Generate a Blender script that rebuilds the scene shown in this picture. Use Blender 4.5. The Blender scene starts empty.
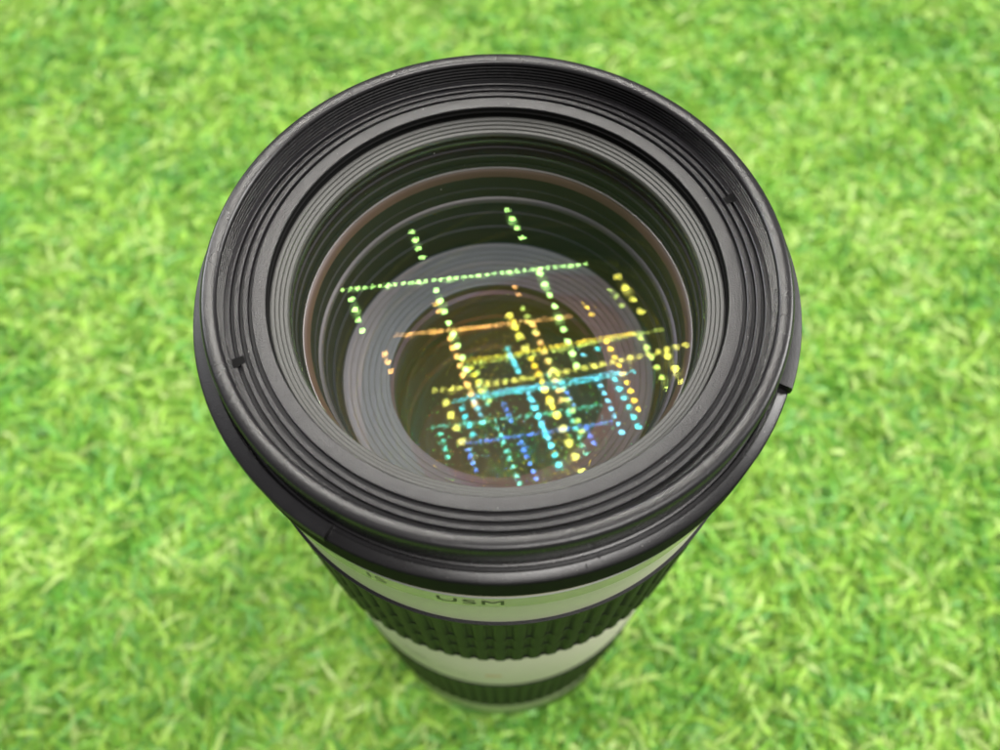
import bpy, bmesh, math, random
import numpy as np
from mathutils import Matrix, Vector

random.seed(7)
rng = np.random.default_rng(11)
scene = bpy.context.scene
COL = scene.collection
MM = 0.001
LIP = 0.222            # height of the front lip of the lens above the turf backing, in metres

# ------------------------------------------------------------------ camera
cam_data = bpy.data.cameras.new("camera")
cam = bpy.data.objects.new("camera", cam_data)
COL.objects.link(cam)
scene.camera = cam
PITCH, ROLL = 1.09344, -0.009166
F = Vector((0, math.cos(PITCH), -math.sin(PITCH)))
Rt = Vector((1, 0, 0)); Up = Rt.cross(F)
R2 = math.cos(ROLL) * Rt + math.sin(ROLL) * Up
U2 = -math.sin(ROLL) * Rt + math.cos(ROLL) * Up
m = Matrix((R2, U2, -F)).transposed().to_4x4()
m.translation = Vector((0.294, -67.370, 95.205)) * MM + Vector((0, 0, LIP))
cam.matrix_world = m
cam_data.sensor_width = 36.0
cam_data.lens = 817.78 / 1000 * 36
cam_data.clip_start = 0.005
cam_data.clip_end = 50
cam_data.dof.use_dof = True
cam_data.dof.focus_distance = 0.121
cam_data.dof.aperture_fstop = 14.4

# ------------------------------------------------------------------ world, lamps, exposure
world = bpy.data.worlds.new("World")
scene.world = world
world.use_nodes = True
bg = world.node_tree.nodes["Background"]
bg.inputs[0].default_value = (1.0, 0.98, 0.95, 1)
bg.inputs[1].default_value = 0.12


def area(name, loc, target, size, power, color=(1, 1, 1)):
    d = bpy.data.lights.new(name, 'AREA')
    d.shape = 'RECTANGLE'; d.size, d.size_y = size
    d.energy = power; d.color = color
    o = bpy.data.objects.new(name, d)
    COL.objects.link(o)
    o.location = loc
    o.rotation_euler = (Vector(target) - Vector(loc)).to_track_quat('-Z', 'Y').to_euler()
    return o


area("room_lamp", (0.30, -0.39, 1.60), (0.0, 0.0, 0.1), (0.85, 0.20), 27, (1, 0.97, 0.93))
area("side_lamp", (1.62, 0.58, 1.25), (0.05, 0.08, 0.05), (0.75, 0.75), 47, (1, 0.98, 0.95))
area("far_left_fill", (-1.66, 1.25, 1.30), (0, 0.05, 0.1), (0.75, 0.75), 36, (0.97, 0.98, 1))  # added soft fill for sheen on the far-left face, no window there

vs = scene.view_settings
vs.view_transform = 'Standard'; vs.look = 'None'; vs.exposure = 0.0; vs.gamma = 1.0
cy = scene.cycles
cy.max_bounces = 14; cy.diffuse_bounces = 4; cy.glossy_bounces = 6
cy.transparent_max_bounces = 40
cy.sample_clamp_indirect = 0; cy.sample_clamp_direct = 0
cy.caustics_reflective = False; cy.caustics_refractive = False
cy.use_denoising = True
cy.use_adaptive_sampling = False


# ------------------------------------------------------------------ materials
def new_mat(name):
    mt = bpy.data.materials.new(name); mt.use_nodes = True
    nt = mt.node_tree
    return mt, nt, nt.nodes["Principled BSDF"]


def node(nt, kind, **kw):
    n = nt.nodes.new(kind)
    for k, val in kw.items():
        setattr(n, k, val)
    return n


def solid(name, col, rough=0.5, spec=0.5, bump=0.0, scale=2500, var=0.0, metal=0.0, rvar=0.0, speck=0.0):
    """plastic / paint with fine grain, a little colour drift and rare pale dust specks"""
    mt, nt, b = new_mat(name)
    L = nt.links.new
    b.inputs["Base Color"].default_value = (*col, 1)
    b.inputs["Roughness"].default_value = rough
    b.inputs["Specular IOR Level"].default_value = spec
    b.inputs["Metallic"].default_value = metal
    tc = node(nt, "ShaderNodeTexCoord")
    if bump:
        n = node(nt, "ShaderNodeTexNoise"); n.inputs["Scale"].default_value = scale
        n.inputs["Detail"].default_value = 3
        L(tc.outputs["Object"], n.inputs["Vector"])
        bp = node(nt, "ShaderNodeBump"); bp.inputs["Strength"].default_value = bump
        bp.inputs["Distance"].default_value = 0.0002
        L(n.outputs["Fac"], bp.inputs["Height"]); L(bp.outputs["Normal"], b.inputs["Normal"])
    cur = None
    if var:
        n = node(nt, "ShaderNodeTexNoise"); n.inputs["Scale"].default_value = 120
        n.inputs["Detail"].default_value = 5
        L(tc.outputs["Object"], n.inputs["Vector"])
        r = node(nt, "ShaderNodeMapRange")
        r.inputs["To Min"].default_value = 1 - var; r.inputs["To Max"].default_value = 1 + var
        L(n.outputs["Fac"], r.inputs["Value"])
        h = node(nt, "ShaderNodeHueSaturation"); h.inputs["Color"].default_value = (*col, 1)
        L(r.outputs["Result"], h.inputs["Value"]); cur = h.outputs["Color"]
    if speck:
        n = node(nt, "ShaderNodeTexVoronoi"); n.inputs["Scale"].default_value = 900
        L(tc.outputs["Object"], n.inputs["Vector"])
        r = node(nt, "ShaderNodeMapRange")
        r.inputs["From Min"].default_value = 0.10; r.inputs["From Max"].default_value = 0.05
        L(n.outputs["Distance"], r.inputs["Value"])
        mx = node(nt, "ShaderNodeMix", data_type='RGBA')
        mul = node(nt, "ShaderNodeMath", operation='MULTIPLY'); mul.inputs[1].default_value = speck
        L(r.outputs["Result"], mul.inputs[0]); L(mul.outputs[0], mx.inputs["Factor"])
        if cur: L(cur, mx.inputs["A"])
        else: mx.inputs["A"].default_value = (*col, 1)
        mx.inputs["B"].default_value = (0.5, 0.5, 0.48, 1)
        cur = mx.outputs["Result"]
    if cur: L(cur, b.inputs["Base Color"])
    if rvar:
        n = node(nt, "ShaderNodeTexNoise"); n.inputs["Scale"].default_value = 220
        n.inputs["Detail"].default_value = 6
        L(tc.outputs["Object"], n.inputs["Vector"])
        r = node(nt, "ShaderNodeMapRange")
        r.inputs["To Min"].default_value = rough - rvar; r.inputs["To Max"].default_value = rough + rvar
        L(n.outputs["Fac"], r.inputs["Value"]); L(r.outputs["Result"], b.inputs["Roughness"])
    return mt


BLACK = solid("black_plastic", (0.008, 0.0076, 0.0085), 0.36, 0.22, bump=0.25, scale=5000, var=0.15, rvar=0.08)
FACE = solid("matte_black_face", (0.0095, 0.0088, 0.0102), 0.33, 0.45, bump=0.35, scale=4000, var=0.1, rvar=0.05)
SATIN = solid("satin_black_rim", (0.0110, 0.0105, 0.0115), 0.27, 0.38, bump=0.12, scale=7000, var=0.1, rvar=0.03)
SKIRT = solid("matte_black_skirt", (0.008, 0.0076, 0.0082), 0.7, 0.06, bump=0.25, scale=5000, var=0.15)
GROOVE = solid("groove_black", (0.010, 0.010, 0.011), 0.6, 0.3)
VOID = solid("flocked_black", (0.006, 0.006, 0.006), 0.9, 0.1)
RING = solid("anodised_grey", (0.046, 0.046, 0.043), 0.45, 0.5, bump=0.2, scale=4000, var=0.15)
RIDGE = solid("baffle_grey", (0.150, 0.140, 0.108), 0.48, 0.5, bump=0.2, scale=3000, var=0.12)
WALL = solid("barrel_wall_dark", (0.007, 0.008, 0.006), 0.6, 0.25, var=0.1)
BRASS = solid("brown_spacer", (0.060, 0.038, 0.024), 0.45, 0.5, var=0.15)
TUBE = solid("rear_tube_amber", (0.11, 0.068, 0.022), 0.5, 0.5, var=0.15)  # amber cast of the coated glass put into the tube colour
PINK = solid("copper_spacer", (0.12, 0.085, 0.062), 0.45, 0.5, var=0.15)
EDGE = solid("glint_grey", (0.16, 0.16, 0.15), 0.35, 0.5, var=0.6)  # pale uneven grey: LED glints put into the colour
CHROME = solid("bright_edge", (0.62, 0.62, 0.60), 0.42, 0.5, metal=1.0)
RUBBER = solid("grip_rubber", (0.010, 0.010, 0.010), 0.5, 0.16, bump=0.4, scale=3000, var=0.2)
CREAM = solid("cream_paint", (0.64, 0.60, 0.52), 0.45, 0.45, bump=0.25, scale=4000, var=0.04)
NAMEP = solid("cream_gloss_grass_tone", (0.40, 0.40, 0.28), 0.20, 0.5, var=0.04)  # glossier cream, mirrored grass put into its darker, greener tone
INK = solid("dark_ink", (0.05, 0.06, 0.035), 0.5, 0.3)
INK2 = solid("grey_green_ink", (0.17, 0.19, 0.12), 0.5, 0.3)
INK3 = solid("orange_ink", (0.55, 0.30, 0.12), 0.5, 0.3)
DUST = solid("dust", (0.34, 0.33, 0.32), 0.8, 0.2)
HOUSE = solid("lamp_housing", (0.03, 0.03, 0.032), 0.5, 0.4, var=0.1)


def coat(name, refl, tint=(1, 1, 1)):
    """one coated lens surface: lets light through and mirrors a little of it in the coating's colour"""
    mt = bpy.data.materials.new(name); mt.use_nodes = True
    nt = mt.node_tree; nt.nodes.clear()
    out = node(nt, "ShaderNodeOutputMaterial")
    t = node(nt, "ShaderNodeBsdfTransparent")
    t.inputs[0].default_value = (*[min(1, (1 - r)) * c for r, c in zip(refl, tint)], 1)
    g = node(nt, "ShaderNodeBsdfGlossy")
    g.inputs["Color"].default_value = (*refl, 1); g.inputs["Roughness"].default_value = 0.0
    a = node(nt, "ShaderNodeAddShader")
    nt.links.new(t.outputs[0], a.inputs[0]); nt.links.new(g.outputs[0], a.inputs[1])
    nt.links.new(a.outputs[0], out.inputs[0])
    return mt


C_GREEN = coat("coating_green", (0.044, 0.092, 0.024), (0.99, 1.0, 0.97))
C_LIME = coat("coating_lime", (0.060, 0.066, 0.010))
C_SPRING = coat("coating_spring", (0.040, 0.066, 0.010))
C_YELLOW = coat("coating_yellow", (0.115, 0.096, 0.004), (0.97, 1.0, 0.93))
C_AMBER = coat("coating_amber", (0.110, 0.066, 0.014), (0.97, 1.0, 0.95))
C_TEAL = coat("coating_teal", (0.012, 0.135, 0.105))
C_CYAN = coat("coating_cyan", (0.028, 0.160, 0.150))
C_EMERALD = coat("coating_emerald", (0.018, 0.180, 0.085))
C_BLUE = coat("coating_blue", (0.018, 0.130, 0.280))
C_GOLD = coat("coating_gold", (0.150, 0.095, 0.020), (0.99, 0.88, 0.55))

LED = bpy.data.materials.new("led_light"); LED.use_nodes = True
nt = LED.node_tree; nt.nodes.clear()
o_ = node(nt, "ShaderNodeOutputMaterial"); e_ = node(nt, "ShaderNodeEmission")
e_.inputs[0].default_value = (1, 0.97, 0.9, 1); e_.inputs[1].default_value = 54
nt.links.new(e_.outputs[0], o_.inputs[0])


# ------------------------------------------------------------------ mesh helpers
def link(name, mesh, mat, parent=None, angle=38):
    o = bpy.data.objects.new(name, mesh); COL.objects.link(o)
    for mt in (mat if isinstance(mat, (list, tuple)) else [mat]):
        mesh.materials.append(mt)
    if parent: o.parent = parent
    if angle is not None:
        mesh.polygons.foreach_set("use_smooth", [True] * len(mesh.polygons))
        mesh.set_sharp_from_angle(angle=math.radians(angle))
    return o


def mesh_from(name, verts, faces):
    me = bpy.data.meshes.new(name)
    me.from_pydata([tuple(v) for v in verts], [], faces); me.update()
    return me


def lathe(name, prof, mat, parent, n=256, a0=None, a1=None, close=False, angle=38):
    """prof: (radius, height) in mm, height measured from the lip; parts sit in the lens's own frame (metres)"""
    full = a0 is None
    na = n if full else max(8, int(n * (a1 - a0) / 360))
    az = np.linspace(0, 2 * np.pi, na, endpoint=False) if full else np.radians(np.linspace(a0, a1, na + 1))
    P = np.array(prof, float) * MM
    k = len(P)
    V = np.stack([np.outer(np.cos(az), P[:, 0]), np.outer(np.sin(az), P[:, 0]),
                  np.tile(P[:, 1] + LIP, (len(az), 1))], -1).reshape(-1, 3)
    faces = []
    rows = len(az) if full else len(az) - 1
    kk = k if close else k - 1
    for i in range(rows):
        j = (i + 1) % len(az)
        for q in range(kk):
            q2 = (q + 1) % k
            faces.append((i * k + q, i * k + q2, j * k + q2, j * k + q))
    if not full and close:
        faces.append(tuple(range(k))); faces.append(tuple(reversed(range((len(az) - 1) * k, len(az) * k))))
    me = mesh_from(name, V, faces)
    bm = bmesh.new(); bm.from_mesh(me)
    bmesh.ops.recalc_face_normals(bm, faces=bm.faces); bm.to_mesh(me); bm.free()
    return link(name, me, mat, parent, angle)


def fillet(r0, z0, r1, z1, rad, n=5):
    """quarter-round points from (r0,z0) to (r1,z1), bulging outward-up"""
    pts = []
    for i in range(n + 1):
        t = i / n * math.pi / 2
        pts.append((r0 + (r1 - r0) * math.sin(t), z1 + (z0 - z1) * math.cos(t)))
    return pts


def cap(zv, R, ox, oy, ap, nr=36, na=144):
    """points of a coated spherical lens surface over a round aperture (mm)"""
    vs_, fs = [], []
    def h(x, y):
        return zv - R + math.copysign(math.sqrt(R * R - (x - ox) ** 2 - (y - oy) ** 2), R)
    vs_.append((0, 0, h(0, 0)))
    for i in range(1, nr + 1):
        r = ap * i / nr
        for j in range(na):
            a = 2 * math.pi * j / na
            x, y = r * math.cos(a), r * math.sin(a)
            vs_.append((x, y, h(x, y)))
    for j in range(na):
        fs.append((0, 1 + j, 1 + (j + 1) % na))
    for i in range(nr - 1):
        b0, b1 = 1 + i * na, 1 + (i + 1) * na
        for j in range(na):
            j2 = (j + 1) % na
            fs.append((b0 + j, b1 + j, b1 + j2, b0 + j2))
    return vs_, fs


def element(name, front, back, mats, parent):
    """a lens element: coated front surface and coated back surface in one mesh"""
    v1, f1 = cap(*front)
    v2, f2 = cap(*back)
    n = len(v1)
    V = np.array(v1 + v2) * MM; V[:, 2] += LIP
    me = mesh_from(name, V, f1 + [tuple(n + i for i in f) for f in f2])
    o = link(name, me, mats, parent, None)
    me.polygons.foreach_set("use_smooth", [True] * len(me.polygons))
    me.polygons.foreach_set("material_index", [0] * len(f1) + [1] * len(f2))
    return o


def polar_box(name, r0, r1, z0, z1, a0, a1, mat, parent, n=6):
    return lathe(name, [(r0, z0), (r1, z0), (r1, z1), (r0, z1)], mat, parent,
                 n=int(n * 360 / (a1 - a0)) + 1, a0=a0, a1=a1, close=True, angle=30)


def bent_text(name, s, az, z, r, height, mat, parent, spacing=1.0, stretch=1.0):
    cu = bpy.data.curves.new(name, 'FONT'); cu.body = s; cu.size = 1.0
    cu.align_x = 'CENTER'; cu.align_y = 'CENTER'; cu.space_character = spacing; cu.resolution_u = 4
    tmp = bpy.data.objects.new(name, cu); COL.objects.link(tmp)
    dg = bpy.context.evaluated_depsgraph_get()
    me = bpy.data.meshes.new_from_object(tmp.evaluated_get(dg))
    bpy.data.objects.remove(tmp); bpy.data.curves.remove(cu)
    bm = bmesh.new(); bm.from_mesh(me)
    bmesh.ops.subdivide_edges(bm, edges=[e for e in bm.edges if e.calc_length() > 0.12], cuts=3)
    k = height / 0.72
    for v in bm.verts:
        a = math.radians(az) + v.co.x * k * stretch / r
        v.co = Vector((r * math.cos(a), r * math.sin(a), z + v.co.y * k)) * MM + Vector((0, 0, LIP))
    bm.to_mesh(me); bm.free()
    me.materials.clear()
    return link(name, me, mat, parent, None)


# ------------------------------------------------------------------ turf: backing sheet and blades
def turf_backing():
    n = 2.0
    me = mesh_from("turf_backing", [(-n, -n, 0), (n, -n, 0), (n, n, 0), (-n, n, 0)], [(0, 1, 2, 3)])
    mt, nt, b = new_mat("turf_backing")
    tc = node(nt, "ShaderNodeTexCoord"); no = node(nt, "ShaderNodeTexNoise")
    no.inputs["Scale"].default_value = 140; no.inputs["Detail"].default_value = 6
    nt.links.new(tc.outputs["Object"], no.inputs["Vector"])
    cr = node(nt, "ShaderNodeValToRGB")
    cr.color_ramp.elements[0].position = 0.35; cr.color_ramp.elements[0].color = (0.05, 0.15, 0.025, 1)
    cr.color_ramp.elements[1].position = 0.68; cr.color_ramp.elements[1].color = (0.20, 0.40, 0.06, 1)
    nt.links.new(no.outputs["Fac"], cr.inputs["Fac"]); nt.links.new(cr.outputs["Color"], b.inputs["Base Color"])
    b.inputs["Roughness"].default_value = 0.8
    bp = node(nt, "ShaderNodeBump"); bp.inputs["Distance"].default_value = 0.004
    nt.links.new(no.outputs["Fac"], bp.inputs["Height"]); nt.links.new(bp.outputs["Normal"], b.inputs["Normal"])
    o = link("turf_backing", me, mt, None, None)
    o["kind"] = "structure"; o["label"] = "green backing sheet of the artificial turf mat"
    return o


turf_backing()


def turf_blades():
    def field(n, x0, x1, y0, y1):
        return np.stack([rng.uniform(x0, x1, n), rng.uniform(y0, y1, n)], 1)
    P = np.concatenate([field(135000, -.30, .30, -.14, .42), field(75000, -.55, .55, -.40, .70)])
    P = P[np.hypot(P[:, 0], P[:, 1]) > 0.0365]
    n = len(P)
    # tufts: blades lean together over a few millimetres
    def lattice(scale, seed):
        g = np.random.default_rng(seed).normal(size=(260, 260))
        u = (P[:, 0] + 1) / scale; v = (P[:, 1] + 1) / scale
        i, j = u.astype(int), v.astype(int); fu, fv = u - i, v - j
        fu = fu * fu * (3 - 2 * fu); fv = fv * fv * (3 - 2 * fv)
        i %= 259; j %= 259
        return (g[i, j] * (1 - fu) * (1 - fv) + g[i + 1, j] * fu * (1 - fv) + g[i, j + 1] * (1 - fu) * fv + g[i + 1, j + 1] * fu * fv)
    phi = rng.uniform(0, 2 * np.pi, n) * 0.5 + 2.2 * lattice(.012, 1) + 1.0
    ln = rng.uniform(8, 19, n) * MM
    tall = np.clip(rng.normal(8.5, 2.4, n) + 1.2 * lattice(.03, 5), 2.5, 15) * MM * np.where(np.hypot(P[:, 0], P[:, 1]) < .056, 1.1, 1.0)
    w = rng.uniform(0.55, 1.2, n) * MM
    curl = rng.normal(0, 1.0, n)
    tw0 = rng.uniform(-.6, .6, n); tw1 = rng.normal(0, 1.0, n)
    S = np.array([0, .3, .6, .85, 1.0])
    wid = np.array([.8, 1.0, .95, .7, .12])
    rows = []
    for s, ws in zip(S, wid):
        a = phi + curl * s
        d = np.stack([np.cos(a), np.sin(a)], 1)
        hor = ln * (0.35 * s + 0.65 * s * s)
        z = tall * (1 - (1 - s) ** 1.8) * (1 - 0.28 * s ** 3)
        c = np.stack([P[:, 0] + d[:, 0] * hor, P[:, 1] + d[:, 1] * hor, z], 1)
        tw = tw0 + tw1 * s
        side = np.stack([-d[:, 1] * np.cos(tw), d[:, 0] * np.cos(tw), np.sin(tw)], 1)
        # keep blades out of the lens barrel
        rr = np.hypot(c[:, 0], c[:, 1]); k = np.where(rr < .0425, .0425 / np.maximum(rr, 1e-6), 1)
        c[:, 0] *= k; c[:, 1] *= k
        rows += [c - side * (w * ws)[:, None], c + side * (w * ws)[:, None]]
    V = np.stack(rows, 1).reshape(-1, 3)
    nv = 10
    q = np.array([[0, 1, 3, 2], [2, 3, 5, 4], [4, 5, 7, 6], [6, 7, 9, 8]])
    Fq = (np.arange(n)[:, None, None] * nv + q[None]).reshape(-1)
    me = bpy.data.meshes.new("turf_blades")
    me.vertices.add(len(V)); me.vertices.foreach_set("co", V.astype(np.float32).ravel())
    npoly = n * 4
    me.loops.add(npoly * 4); me.loops.foreach_set("vertex_index", Fq.astype(np.int32))
    me.polygons.add(npoly)
    me.polygons.foreach_set("loop_start", np.arange(0, npoly * 4, 4, dtype=np.int32))
    me.polygons.foreach_set("use_smooth", np.ones(npoly, bool))
    me.update(calc_edges=True)
    pal = np.array([(0.37, 0.60, 0.095), (0.25, 0.51, 0.070), (0.16, 0.42, 0.065), (0.52, 0.69, 0.22), (0.19, 0.47, 0.105)])
    mixv = lattice(.02, 9) * .6 + rng.normal(0, 1, n)
    idx = np.select([mixv > 1.35, mixv > 0.15, mixv > -0.9, mixv > -1.35], [3, 0, 1, 4], 2)
    colr = pal[idx] * rng.uniform(.8, 1.2, (n, 1))
    at = me.attributes.new("tint", 'FLOAT_COLOR', 'POINT')
    at.data.foreach_set("color", np.repeat(np.concatenate([colr, np.ones((n, 1))], 1), nv, 0).astype(np.float32).ravel())
    mt, nt, b = new_mat("turf_fibre")
    a_ = node(nt, "ShaderNodeAttribute", attribute_name="tint")
    nt.links.new(a_.outputs["Color"], b.inputs["Base Color"])
    b.inputs["Roughness"].default_value = 0.42
    b.inputs["Specular IOR Level"].default_value = 0.5
    tr = node(nt, "ShaderNodeBsdfTranslucent"); nt.links.new(a_.outputs["Color"], tr.inputs[0])
    mx = node(nt, "ShaderNodeMixShader"); mx.inputs[0].default_value = 0.35
    out = nt.nodes["Material Output"]
    nt.links.new(b.outputs[0], mx.inputs[1]); nt.links.new(tr.outputs[0], mx.inputs[2]); nt.links.new(mx.outputs[0], out.inputs[0])
    o = link("artificial_grass", me, mt, None, None)
    o["kind"] = "stuff"; o["label"] = "short curly bright green artificial grass under and around the lens"; o["category"] = "grass"
    return o


turf_blades()

# ------------------------------------------------------------------ the lens
lens = bpy.data.objects.new("camera_lens", None); COL.objects.link(lens)
lens.empty_display_size = 0.05
lens["label"] = "cream and black telephoto camera lens standing upright on the green turf"
lens["category"] = "camera lens"

# --- filter ring: rounded rim, screw thread, stepped face with three grooves
rim_prof = [(41.5, -6.6), (41.62, -2.2), (41.64, -1.2)]
for i in range(1, 9):
    t = math.radians(i / 8 * 80)
    rim_prof.append((40.86 + 0.78 * math.cos(t), -0.70 + 0.86 * math.sin(t)))
rim_prof += [(40.4, 0.16), (39.85, 0.08), (39.65, 0.0), (39.48, -0.12), (39.34, -0.36)]
filter_ring = lathe("filter_ring", rim_prof, SATIN, lens)
thread = [(39.32, -0.38)]
for i in range(5):
    z = -0.42 - i * 0.62
    thread += [(39.30, z), (39.30, z - .10), (39.72, z - .30), (39.72, z - .40), (39.30, z - .58)]
thread += [(39.25, -3.75)]
lathe("screw_thread", thread, SATIN, filter_ring, angle=20)

face_prof = [(39.3, -3.72)]
for g in (38.25, 37.0, 35.72):
    face_prof += [(g + .36, -3.74), (g + .27, -3.80), (g + .23, -4.45), (g - .23, -4.45), (g - .27, -3.80), (g - .36, -3.74)]
face_prof += [(33.75, -3.80), (33.5, -3.86), (33.4, -4.0)]
face = lathe("front_face", face_prof, FACE, lens, angle=25)
for g in (38.25, 37.0, 35.72):
    lathe("groove", [(g + .22, -4.43), (g - .22, -4.43)], GROOVE, face)
for az in (21.0, 201.0):
    nb = polar_box("notch", 37.3, 39.1, -3.9, -3.70, az - 0.95, az + 0.95, VOID, face)
    polar_box("notch_step", 38.1, 39.12, -3.9, -3.66, az + 0.1, az + 1.3, VOID, nb)

# --- gap and stepped retaining ring round the front element
lathe("gap_wall", [(33.4, -4.0), (33.42, -4.7), (33.25, -4.8), (33.25, -5.05), (33.45, -5.15), (33.4, -6.3)], VOID, lens, angle=20)
ret = [(33.4, -6.05)]
steps = 4
for i in range(steps):
    r0 = 33.25 - i * (33.25 - 31.0) / steps; r1 = 33.25 - (i + 1) * (33.25 - 31.0) / steps
    z0 = -6.05 - i * 1.4 / steps
    ret += [(r0, z0), (r0 - .06, z0 + .03), (r1 + .10, z0 - .10), (r1 + .05, z0 - .22)]
ret += [(30.95, -7.45), (30.92, -7.9)]
lathe("retaining_ring", ret, RING, lens, angle=20)

# --- glass
element("front_element", (-4.797, 150, 0, 0, 31.2), (-13.0, 266.7, 47.38, -25.81, 30.2), [C_GREEN, C_LIME], lens)
element("second_element", (-20.01, 152.49, 32.24, -7.66, 28.6), (-24.03, 113.03, 21.27, -3.85, 28.3), [C_SPRING, C_YELLOW], lens)
element("third_element", (-25.0, 131.88, 0.19, 1.76, 28.0), (-29.03, 146.02, 25.01, -13.27, 27.2), [C_AMBER, C_TEAL], lens)
element("fourth_element", (-31.03, 102.59, 18.99, -9.05, 25.0), (-33.02, 111.66, 11.13, -17.9, 22.0), [C_CYAN, C_EMERALD], lens)
element("rear_element", (-33.02, 99.66, 15.98, -21.02, 22.0), (-46.0, -300, 0, 0, 19.0), [C_BLUE, C_GOLD], lens)

# --- inside of the barrel, front to back
barrel_in = lathe("inner_barrel", [(31.2, -7.9), (31.35, -9.0), (31.15, -9.2), (31.3, -10.6), (31.05, -10.8), (31.1, -12.4),
                  (30.85, -12.6), (30.9, -14.2), (30.55, -14.6), (30.5, -15.0)], WALL, lens, angle=15)
for r, z in ((30.85, -12.9), (30.6, -14.2)):
    lathe("barrel_rib", [(r + .35, z), (r, z + .05), (r - .05, z - .35), (r + .35, z - .5)], WALL, barrel_in, angle=20)
bead = lathe("glint_ring", [(30.55, -14.9), (30.38, -14.95), (30.34, -15.1), (30.42, -15.25)], EDGE, lens)  # thin ring standing for the dashed line of LED glints
lathe("brown_spacer_ring", [(30.42, -15.25), (30.1, -15.5), (29.78, -16.2), (29.65, -16.5)], BRASS, lens)
lathe("spacer_wall", [(29.65, -16.5), (29.7, -17.0), (29.6, -19.2), (29.4, -19.4), (29.4, -21.6)], WALL, lens, angle=15)
lathe("grey_spacer_ring", [(29.4, -21.55), (29.05, -21.7), (28.8, -22.1), (28.78, -22.5), (29.2, -22.7)], RING, lens)
lathe("mid_wall", [(29.2, -22.7), (28.9, -25), (28.6, -25.2), (28.4, -28.5), (28.0, -28.7), (27.6, -32.8), (27.2, -33.0)], WALL, lens, angle=15)
bf = [(27.3, -32.9)]
nb_ = 7
for i in range(nb_):
    r0 = 27.1 - i * (27.1 - 19.9) / nb_; r1 = 27.1 - (i + 1) * (27.1 - 19.9) / nb_
    z0 = -33.0 - i * 1.9 / nb_
    bf += [(r0, z0), (r0 - .12, z0 + .06), (r1 + .18, z0 - .06), (r1 + .08, z0 - .24)]
bf += [(19.7, -34.9), (19.45, -35.0), (19.40, -35.4), (19.7, -35.9)]
lathe("baffle", bf, RIDGE, lens, angle=20)
tube = lathe("rear_tube", [(19.7, -35.9), (19.9, -37.5), (19.6, -44), (19.2, -52), (18.6, -60), (18.4, -70), (18.2, -84), (6.0, -86), (0.01, -86)], TUBE, lens, angle=15)
lathe("copper_ring", [(19.8, -37.6), (19.1, -38.0), (18.95, -40.2), (19.5, -40.8)], PINK, tube)
lathe("thin_ring", [(19.3, -46.0), (18.85, -46.3), (18.8, -47.2), (19.2, -47.6)], RING, tube)
lathe("thin_ring", [(18.7, -57.0), (18.1, -57.4), (18.05, -58.4), (18.5, -58.8)], RIDGE, tube)
lathe("iris", [(18.2, -72.0), (8.5, -73.0), (8.4, -73.3), (18.2, -73.6)], TUBE, tube)

# --- hood mount: ledge all round, raised bayonet lugs except over the front stretch
mount = lathe("hood_mount", [(41.5, -6.4), (41.75, -6.45), (42.0, -6.05), (42.45, -6.05), (42.6, -6.2), (43.5, -6.47), (43.85, -6.66)], SATIN, lens, angle=25)
lathe("mount_skirt", [(43.85, -6.66), (44.0, -6.95), (44.0, -13.0), (43.85, -13.3), (42.3, -13.5), (42.2, -17.2)], SKIRT, mount, angle=25)
lathe("bayonet_lug", [(42.05, -6.6), (42.05, -5.15), (42.2, -5.0), (43.8, -5.15), (44.1, -5.3), (44.22, -5.6), (44.22, -6.6), (44.05, -6.9)],
      BLACK, mount, a0=-24.0, a1=240.0, close=True, angle=25)
polar_box("index_mark", 42.0, 42.75, -6.2, -6.02, 286.9, 287.2, GROOVE, mount)
polar_box("index_mark", 42.8, 43.5, -6.5, -6.25, 284.5, 284.7, GROOVE, mount)

# --- cream barrel, name ring, grips
name_ring = lathe("name_ring", [(42.2, -16.75), (43.2, -16.8), (43.42, -16.95), (43.45, -17.2), (43.42, -22.3), (43.05, -22.8)], NAMEP, lens, angle=30)
lathe("bright_edge", [(43.3, -16.84), (43.46, -16.95), (43.49, -17.06), (43.46, -17.12)], CHROME, name_ring)
bent_text("lettering", "USM", 264.6, -19.7, 43.50, 2.6, INK, name_ring, 1.12, 1.35)
bent_text("lettering", "IS", 246.5, -19.7, 43.50, 2.4, INK2, name_ring, 1.1, 1.35)
lathe("front_barrel", [(43.05, -22.8), (43.0, -23.2), (43.0, -35.6), (42.4, -35.8)], CREAM, lens, angle=30)


def grip(name, r_out, r_in, z0, z1, ribs, bridges, parent):
    """ribbed rubber sleeve: ribs with valleys between, valleys bridged at the given heights"""
    per = 10
    na = ribs * per
    zs = [z0, z0 - .35, z0 - 1.5, z0 - 1.7]
    for b0, b1 in bridges: zs += [b0 + .15, b0, b1, b1 - .15]
    zs += [z1 + .3, z1, z1 - .01]
    def valley(z):
        if z > z0 - 1.6: return False
        return not any(b0 + .05 >= z >= b1 - .05 for b0, b1 in bridges)
    shape = [0, 0, .15, .8, 1, 1, .8, .15, 0, 0]
    V, Fc = [], []
    for zi, z in enumerate(zs):
        end = zi in (0, len(zs) - 1)   # tucked under the neighbouring barrel
        for i in range(na):
            a = 2 * math.pi * i / na
            r = r_in - .3 if end else r_out - (r_out - r_in) * (shape[i % per] * ((1 if z > z1 + .2 else .45) if valley(z) else .7))
            if zi in (1, 2): r = r_out + .05
            V.append((r * MM * math.cos(a), r * MM * math.sin(a), z * MM + LIP))
    for q in range(len(zs) - 1):
        for i in range(na):
            j = (i + 1) % na
            Fc.append((q * na + i, (q + 1) * na + i, (q + 1) * na + j, q * na + j))
    return link(name, mesh_from(name, V, Fc), RUBBER, parent, 40)


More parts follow.
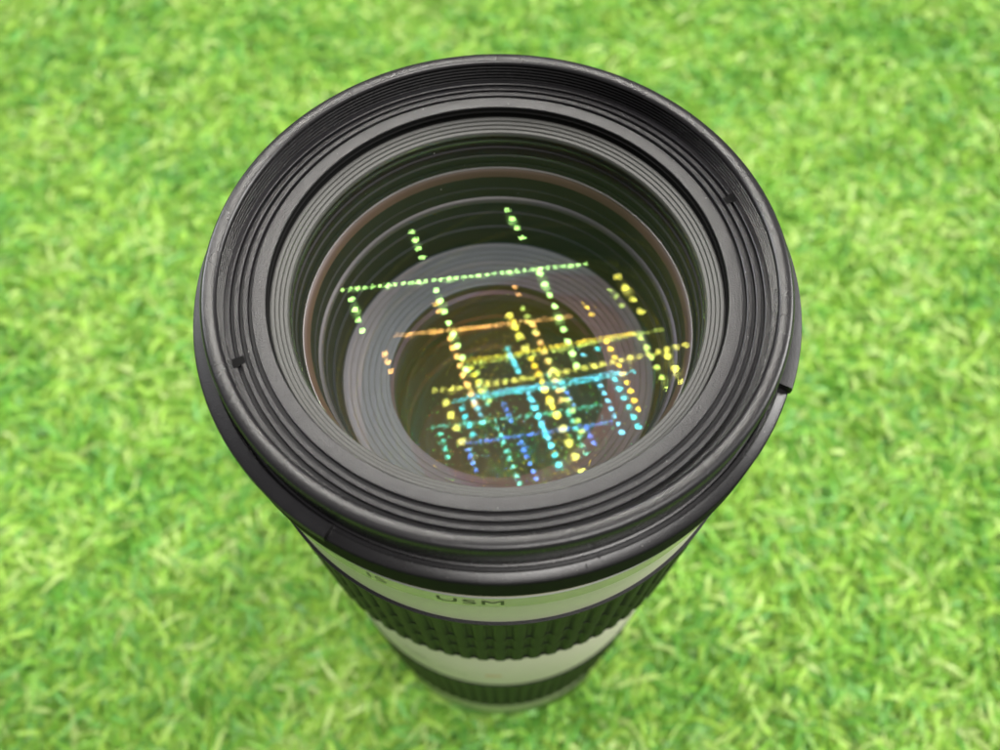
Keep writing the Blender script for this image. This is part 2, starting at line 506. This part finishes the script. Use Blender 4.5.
grip("focus_grip", 43.45, 42.75, -35.4, -73.5, 80, [(-51.2, -51.7), (-61.2, -61.7)], lens)
mid = lathe("middle_barrel", [(42.2, -73.0), (42.35, -73.4), (42.35, -121.0), (41.9, -121.2)], CREAM, lens, angle=30)
polar_box("scale_mark", 42.30, 42.38, -101.0, -100.2, 238, 246, INK2, mid)
polar_box("scale_mark", 42.30, 42.38, -105.0, -104.3, 240, 247, INK2, mid)
polar_box("scale_mark", 42.30, 42.38, -106.5, -106.0, 250, 259, INK2, mid)
polar_box("scale_mark", 42.30, 42.38, -105.5, -103.8, 265, 270, INK3, mid)
grip("zoom_grip", 42.6, 42.1, -120.8, -172.0, 84, [], lens)
lathe("rear_barrel", [(41.2, -171.5), (41.4, -174), (41.9, -196), (39.5, -201), (34.0, -205), (34.0, -LIP * 1000 + .5), (0.01, -LIP * 1000 + .5)], CREAM, lens, angle=30)

# --- dust specks caught on the black rings
db = bmesh.new()
for n_ in range(48):
    a = rng.uniform(0, 2 * math.pi)
    kind = rng.integers(0, 4) if n_ < 30 else 4
    if kind == 0: r, z = rng.uniform(33.9, 35.2), -3.70
    elif kind == 1: r, z = rng.uniform(36.1, 36.6), -3.68
    elif kind == 2: r, z = rng.uniform(42.9, 43.4), -6.22
    elif kind == 4:
        r = 30 * math.sqrt(rng.uniform(0, 1)); z = -4.797 - 150 + math.sqrt(150 ** 2 - r * r) + 0.02
    else: r, z = rng.uniform(39.8, 40.1), 0.0
    s = rng.uniform(.03, .075) * MM * (0.7 if kind == 4 else 1)
    mtx = Matrix.Translation((r * MM * math.cos(a), r * MM * math.sin(a), z * MM + LIP)) @ Matrix.Rotation(rng.uniform(0, 6), 4, 'Z') @ Matrix.Diagonal((rng.uniform(.8, 2.2), 1, .5, 1))
    bmesh.ops.create_icosphere(db, subdivisions=1, radius=s, matrix=mtx)
me = bpy.data.meshes.new("dust"); db.to_mesh(me); db.free()
dst = link("dust", me, DUST, lens, None); dst["kind"] = "stuff"

# ------------------------------------------------------------------ LED strips hanging over the lens: seen mirrored in its glass
HGT = 300.0


def bead_mesh(r):
    bm = bmesh.new()
    bmesh.ops.create_uvsphere(bm, u_segments=12, v_segments=6, radius=r * MM, matrix=Matrix.Diagonal((1, 1, .35, 1)))
    me = bpy.data.meshes.new("led"); bm.to_mesh(me); bm.free()
    me.materials.append(LED)
    return me


def strip(label, pts, rad, z, width):
    """a dark flexible strip laid through pts (mm), with one bead per LED"""
    pts = np.array(pts, float)
    org = pts.mean(0)
    root = bpy.data.objects.new("led_strip", None); COL.objects.link(root)
    root.location = (org[0] * MM, org[1] * MM, z * MM + LIP)
    root["label"] = label; root["category"] = "led light"; root["group"] = "led strips mirrored in the lens glass"
    q = pts - org
    d0 = (q[0] - q[1]) / np.linalg.norm(q[0] - q[1]); d1 = (q[-1] - q[-2]) / np.linalg.norm(q[-1] - q[-2])
    path = np.vstack([q[0] + d0 * 8, q, q[-1] + d1 * 8])
    tan = np.gradient(path, axis=0); tan /= np.linalg.norm(tan, axis=1)[:, None]
    nor = np.stack([-tan[:, 1], tan[:, 0]], 1)
    V, Fc = [], []
    sec = [(-.5, 1.1), (.5, 1.1), (.5, 3.6), (.4, 4.1), (-.4, 4.1), (-.5, 3.6)]
    for p, nn in zip(path, nor):
        for a, h in sec:
            V.append(((p[0] + nn[0] * a * width) * MM, (p[1] + nn[1] * a * width) * MM, h * MM))
    k = len(sec)
    for i in range(len(path) - 1):
        for c in range(k):
            c2 = (c + 1) % k
            Fc.append((i * k + c, (i + 1) * k + c, (i + 1) * k + c2, i * k + c2))
    Fc += [tuple(range(k)), tuple(reversed(range((len(path) - 1) * k, len(path) * k)))]
    link("housing", mesh_from("housing", V, Fc), HOUSE, root, 30)
    bm_led = bead_mesh(rad)
    for p in q:
        o = bpy.data.objects.new("led", bm_led); COL.objects.link(o); o.parent = root
        o.location = (p[0] * MM, p[1] * MM, 0)
    # the light the strip throws down, gathered into a few point lamps just under the beads
    for p in (q[2::4] if len(q) > 10 else q[1::3]):
        d = bpy.data.lights.new("led_glow", 'POINT'); d.energy = 0.36; d.color = (1, 0.97, 0.9); d.shadow_soft_size = 0.0
        o = bpy.data.objects.new("led_glow", d); COL.objects.link(o); o.parent = root
        o.location = (p[0] * MM, p[1] * MM, -3 * MM)


def line(p, q, n, ease=0.0):
    t = np.linspace(0, 1, n); t = t + ease * t * (1 - t)
    return np.array(p) + np.outer(t, np.array(q) - np.array(p))


T = np.linspace(0, 1, 33)
strip("long curved strip of tightly spaced white leds, the row crossing the lens reflections",
      np.stack([np.polyval([84.37, -147.45, 378.06, -203.31], T), np.polyval([34.51, -66.9, 133.19, -80.85, 226.37], T)], 1), 1.65, HGT, 7)
strip("short strip of spaced white leds at the row's left end in the reflections", line((-188.1, 207.0), (-164.6, 149.6), 4, .03), 2.75, HGT + 5, 9)
strip("upper middle strip of four spaced white leds above the row in the reflections", line((-119.1, 328.8), (-97.0, 262.8), 4, .05), 2.75, HGT + 5, 9)
strip("lower middle strip of spaced white leds below the row in the reflections", line((-74.7, 196.7), (-35.4, 79.5), 8, .1), 2.75, HGT + 5, 9)
strip("upper right strip of four spaced white leds above the row in the reflections", line((13.6, 371.0), (32.9, 296.5), 4, .06), 2.75, HGT + 5, 9)
strip("lower right strip of spaced white leds below the row in the reflections", line((52.0, 222.0), (87.2, 86.8), 9, .1), 2.75, HGT + 5, 9)
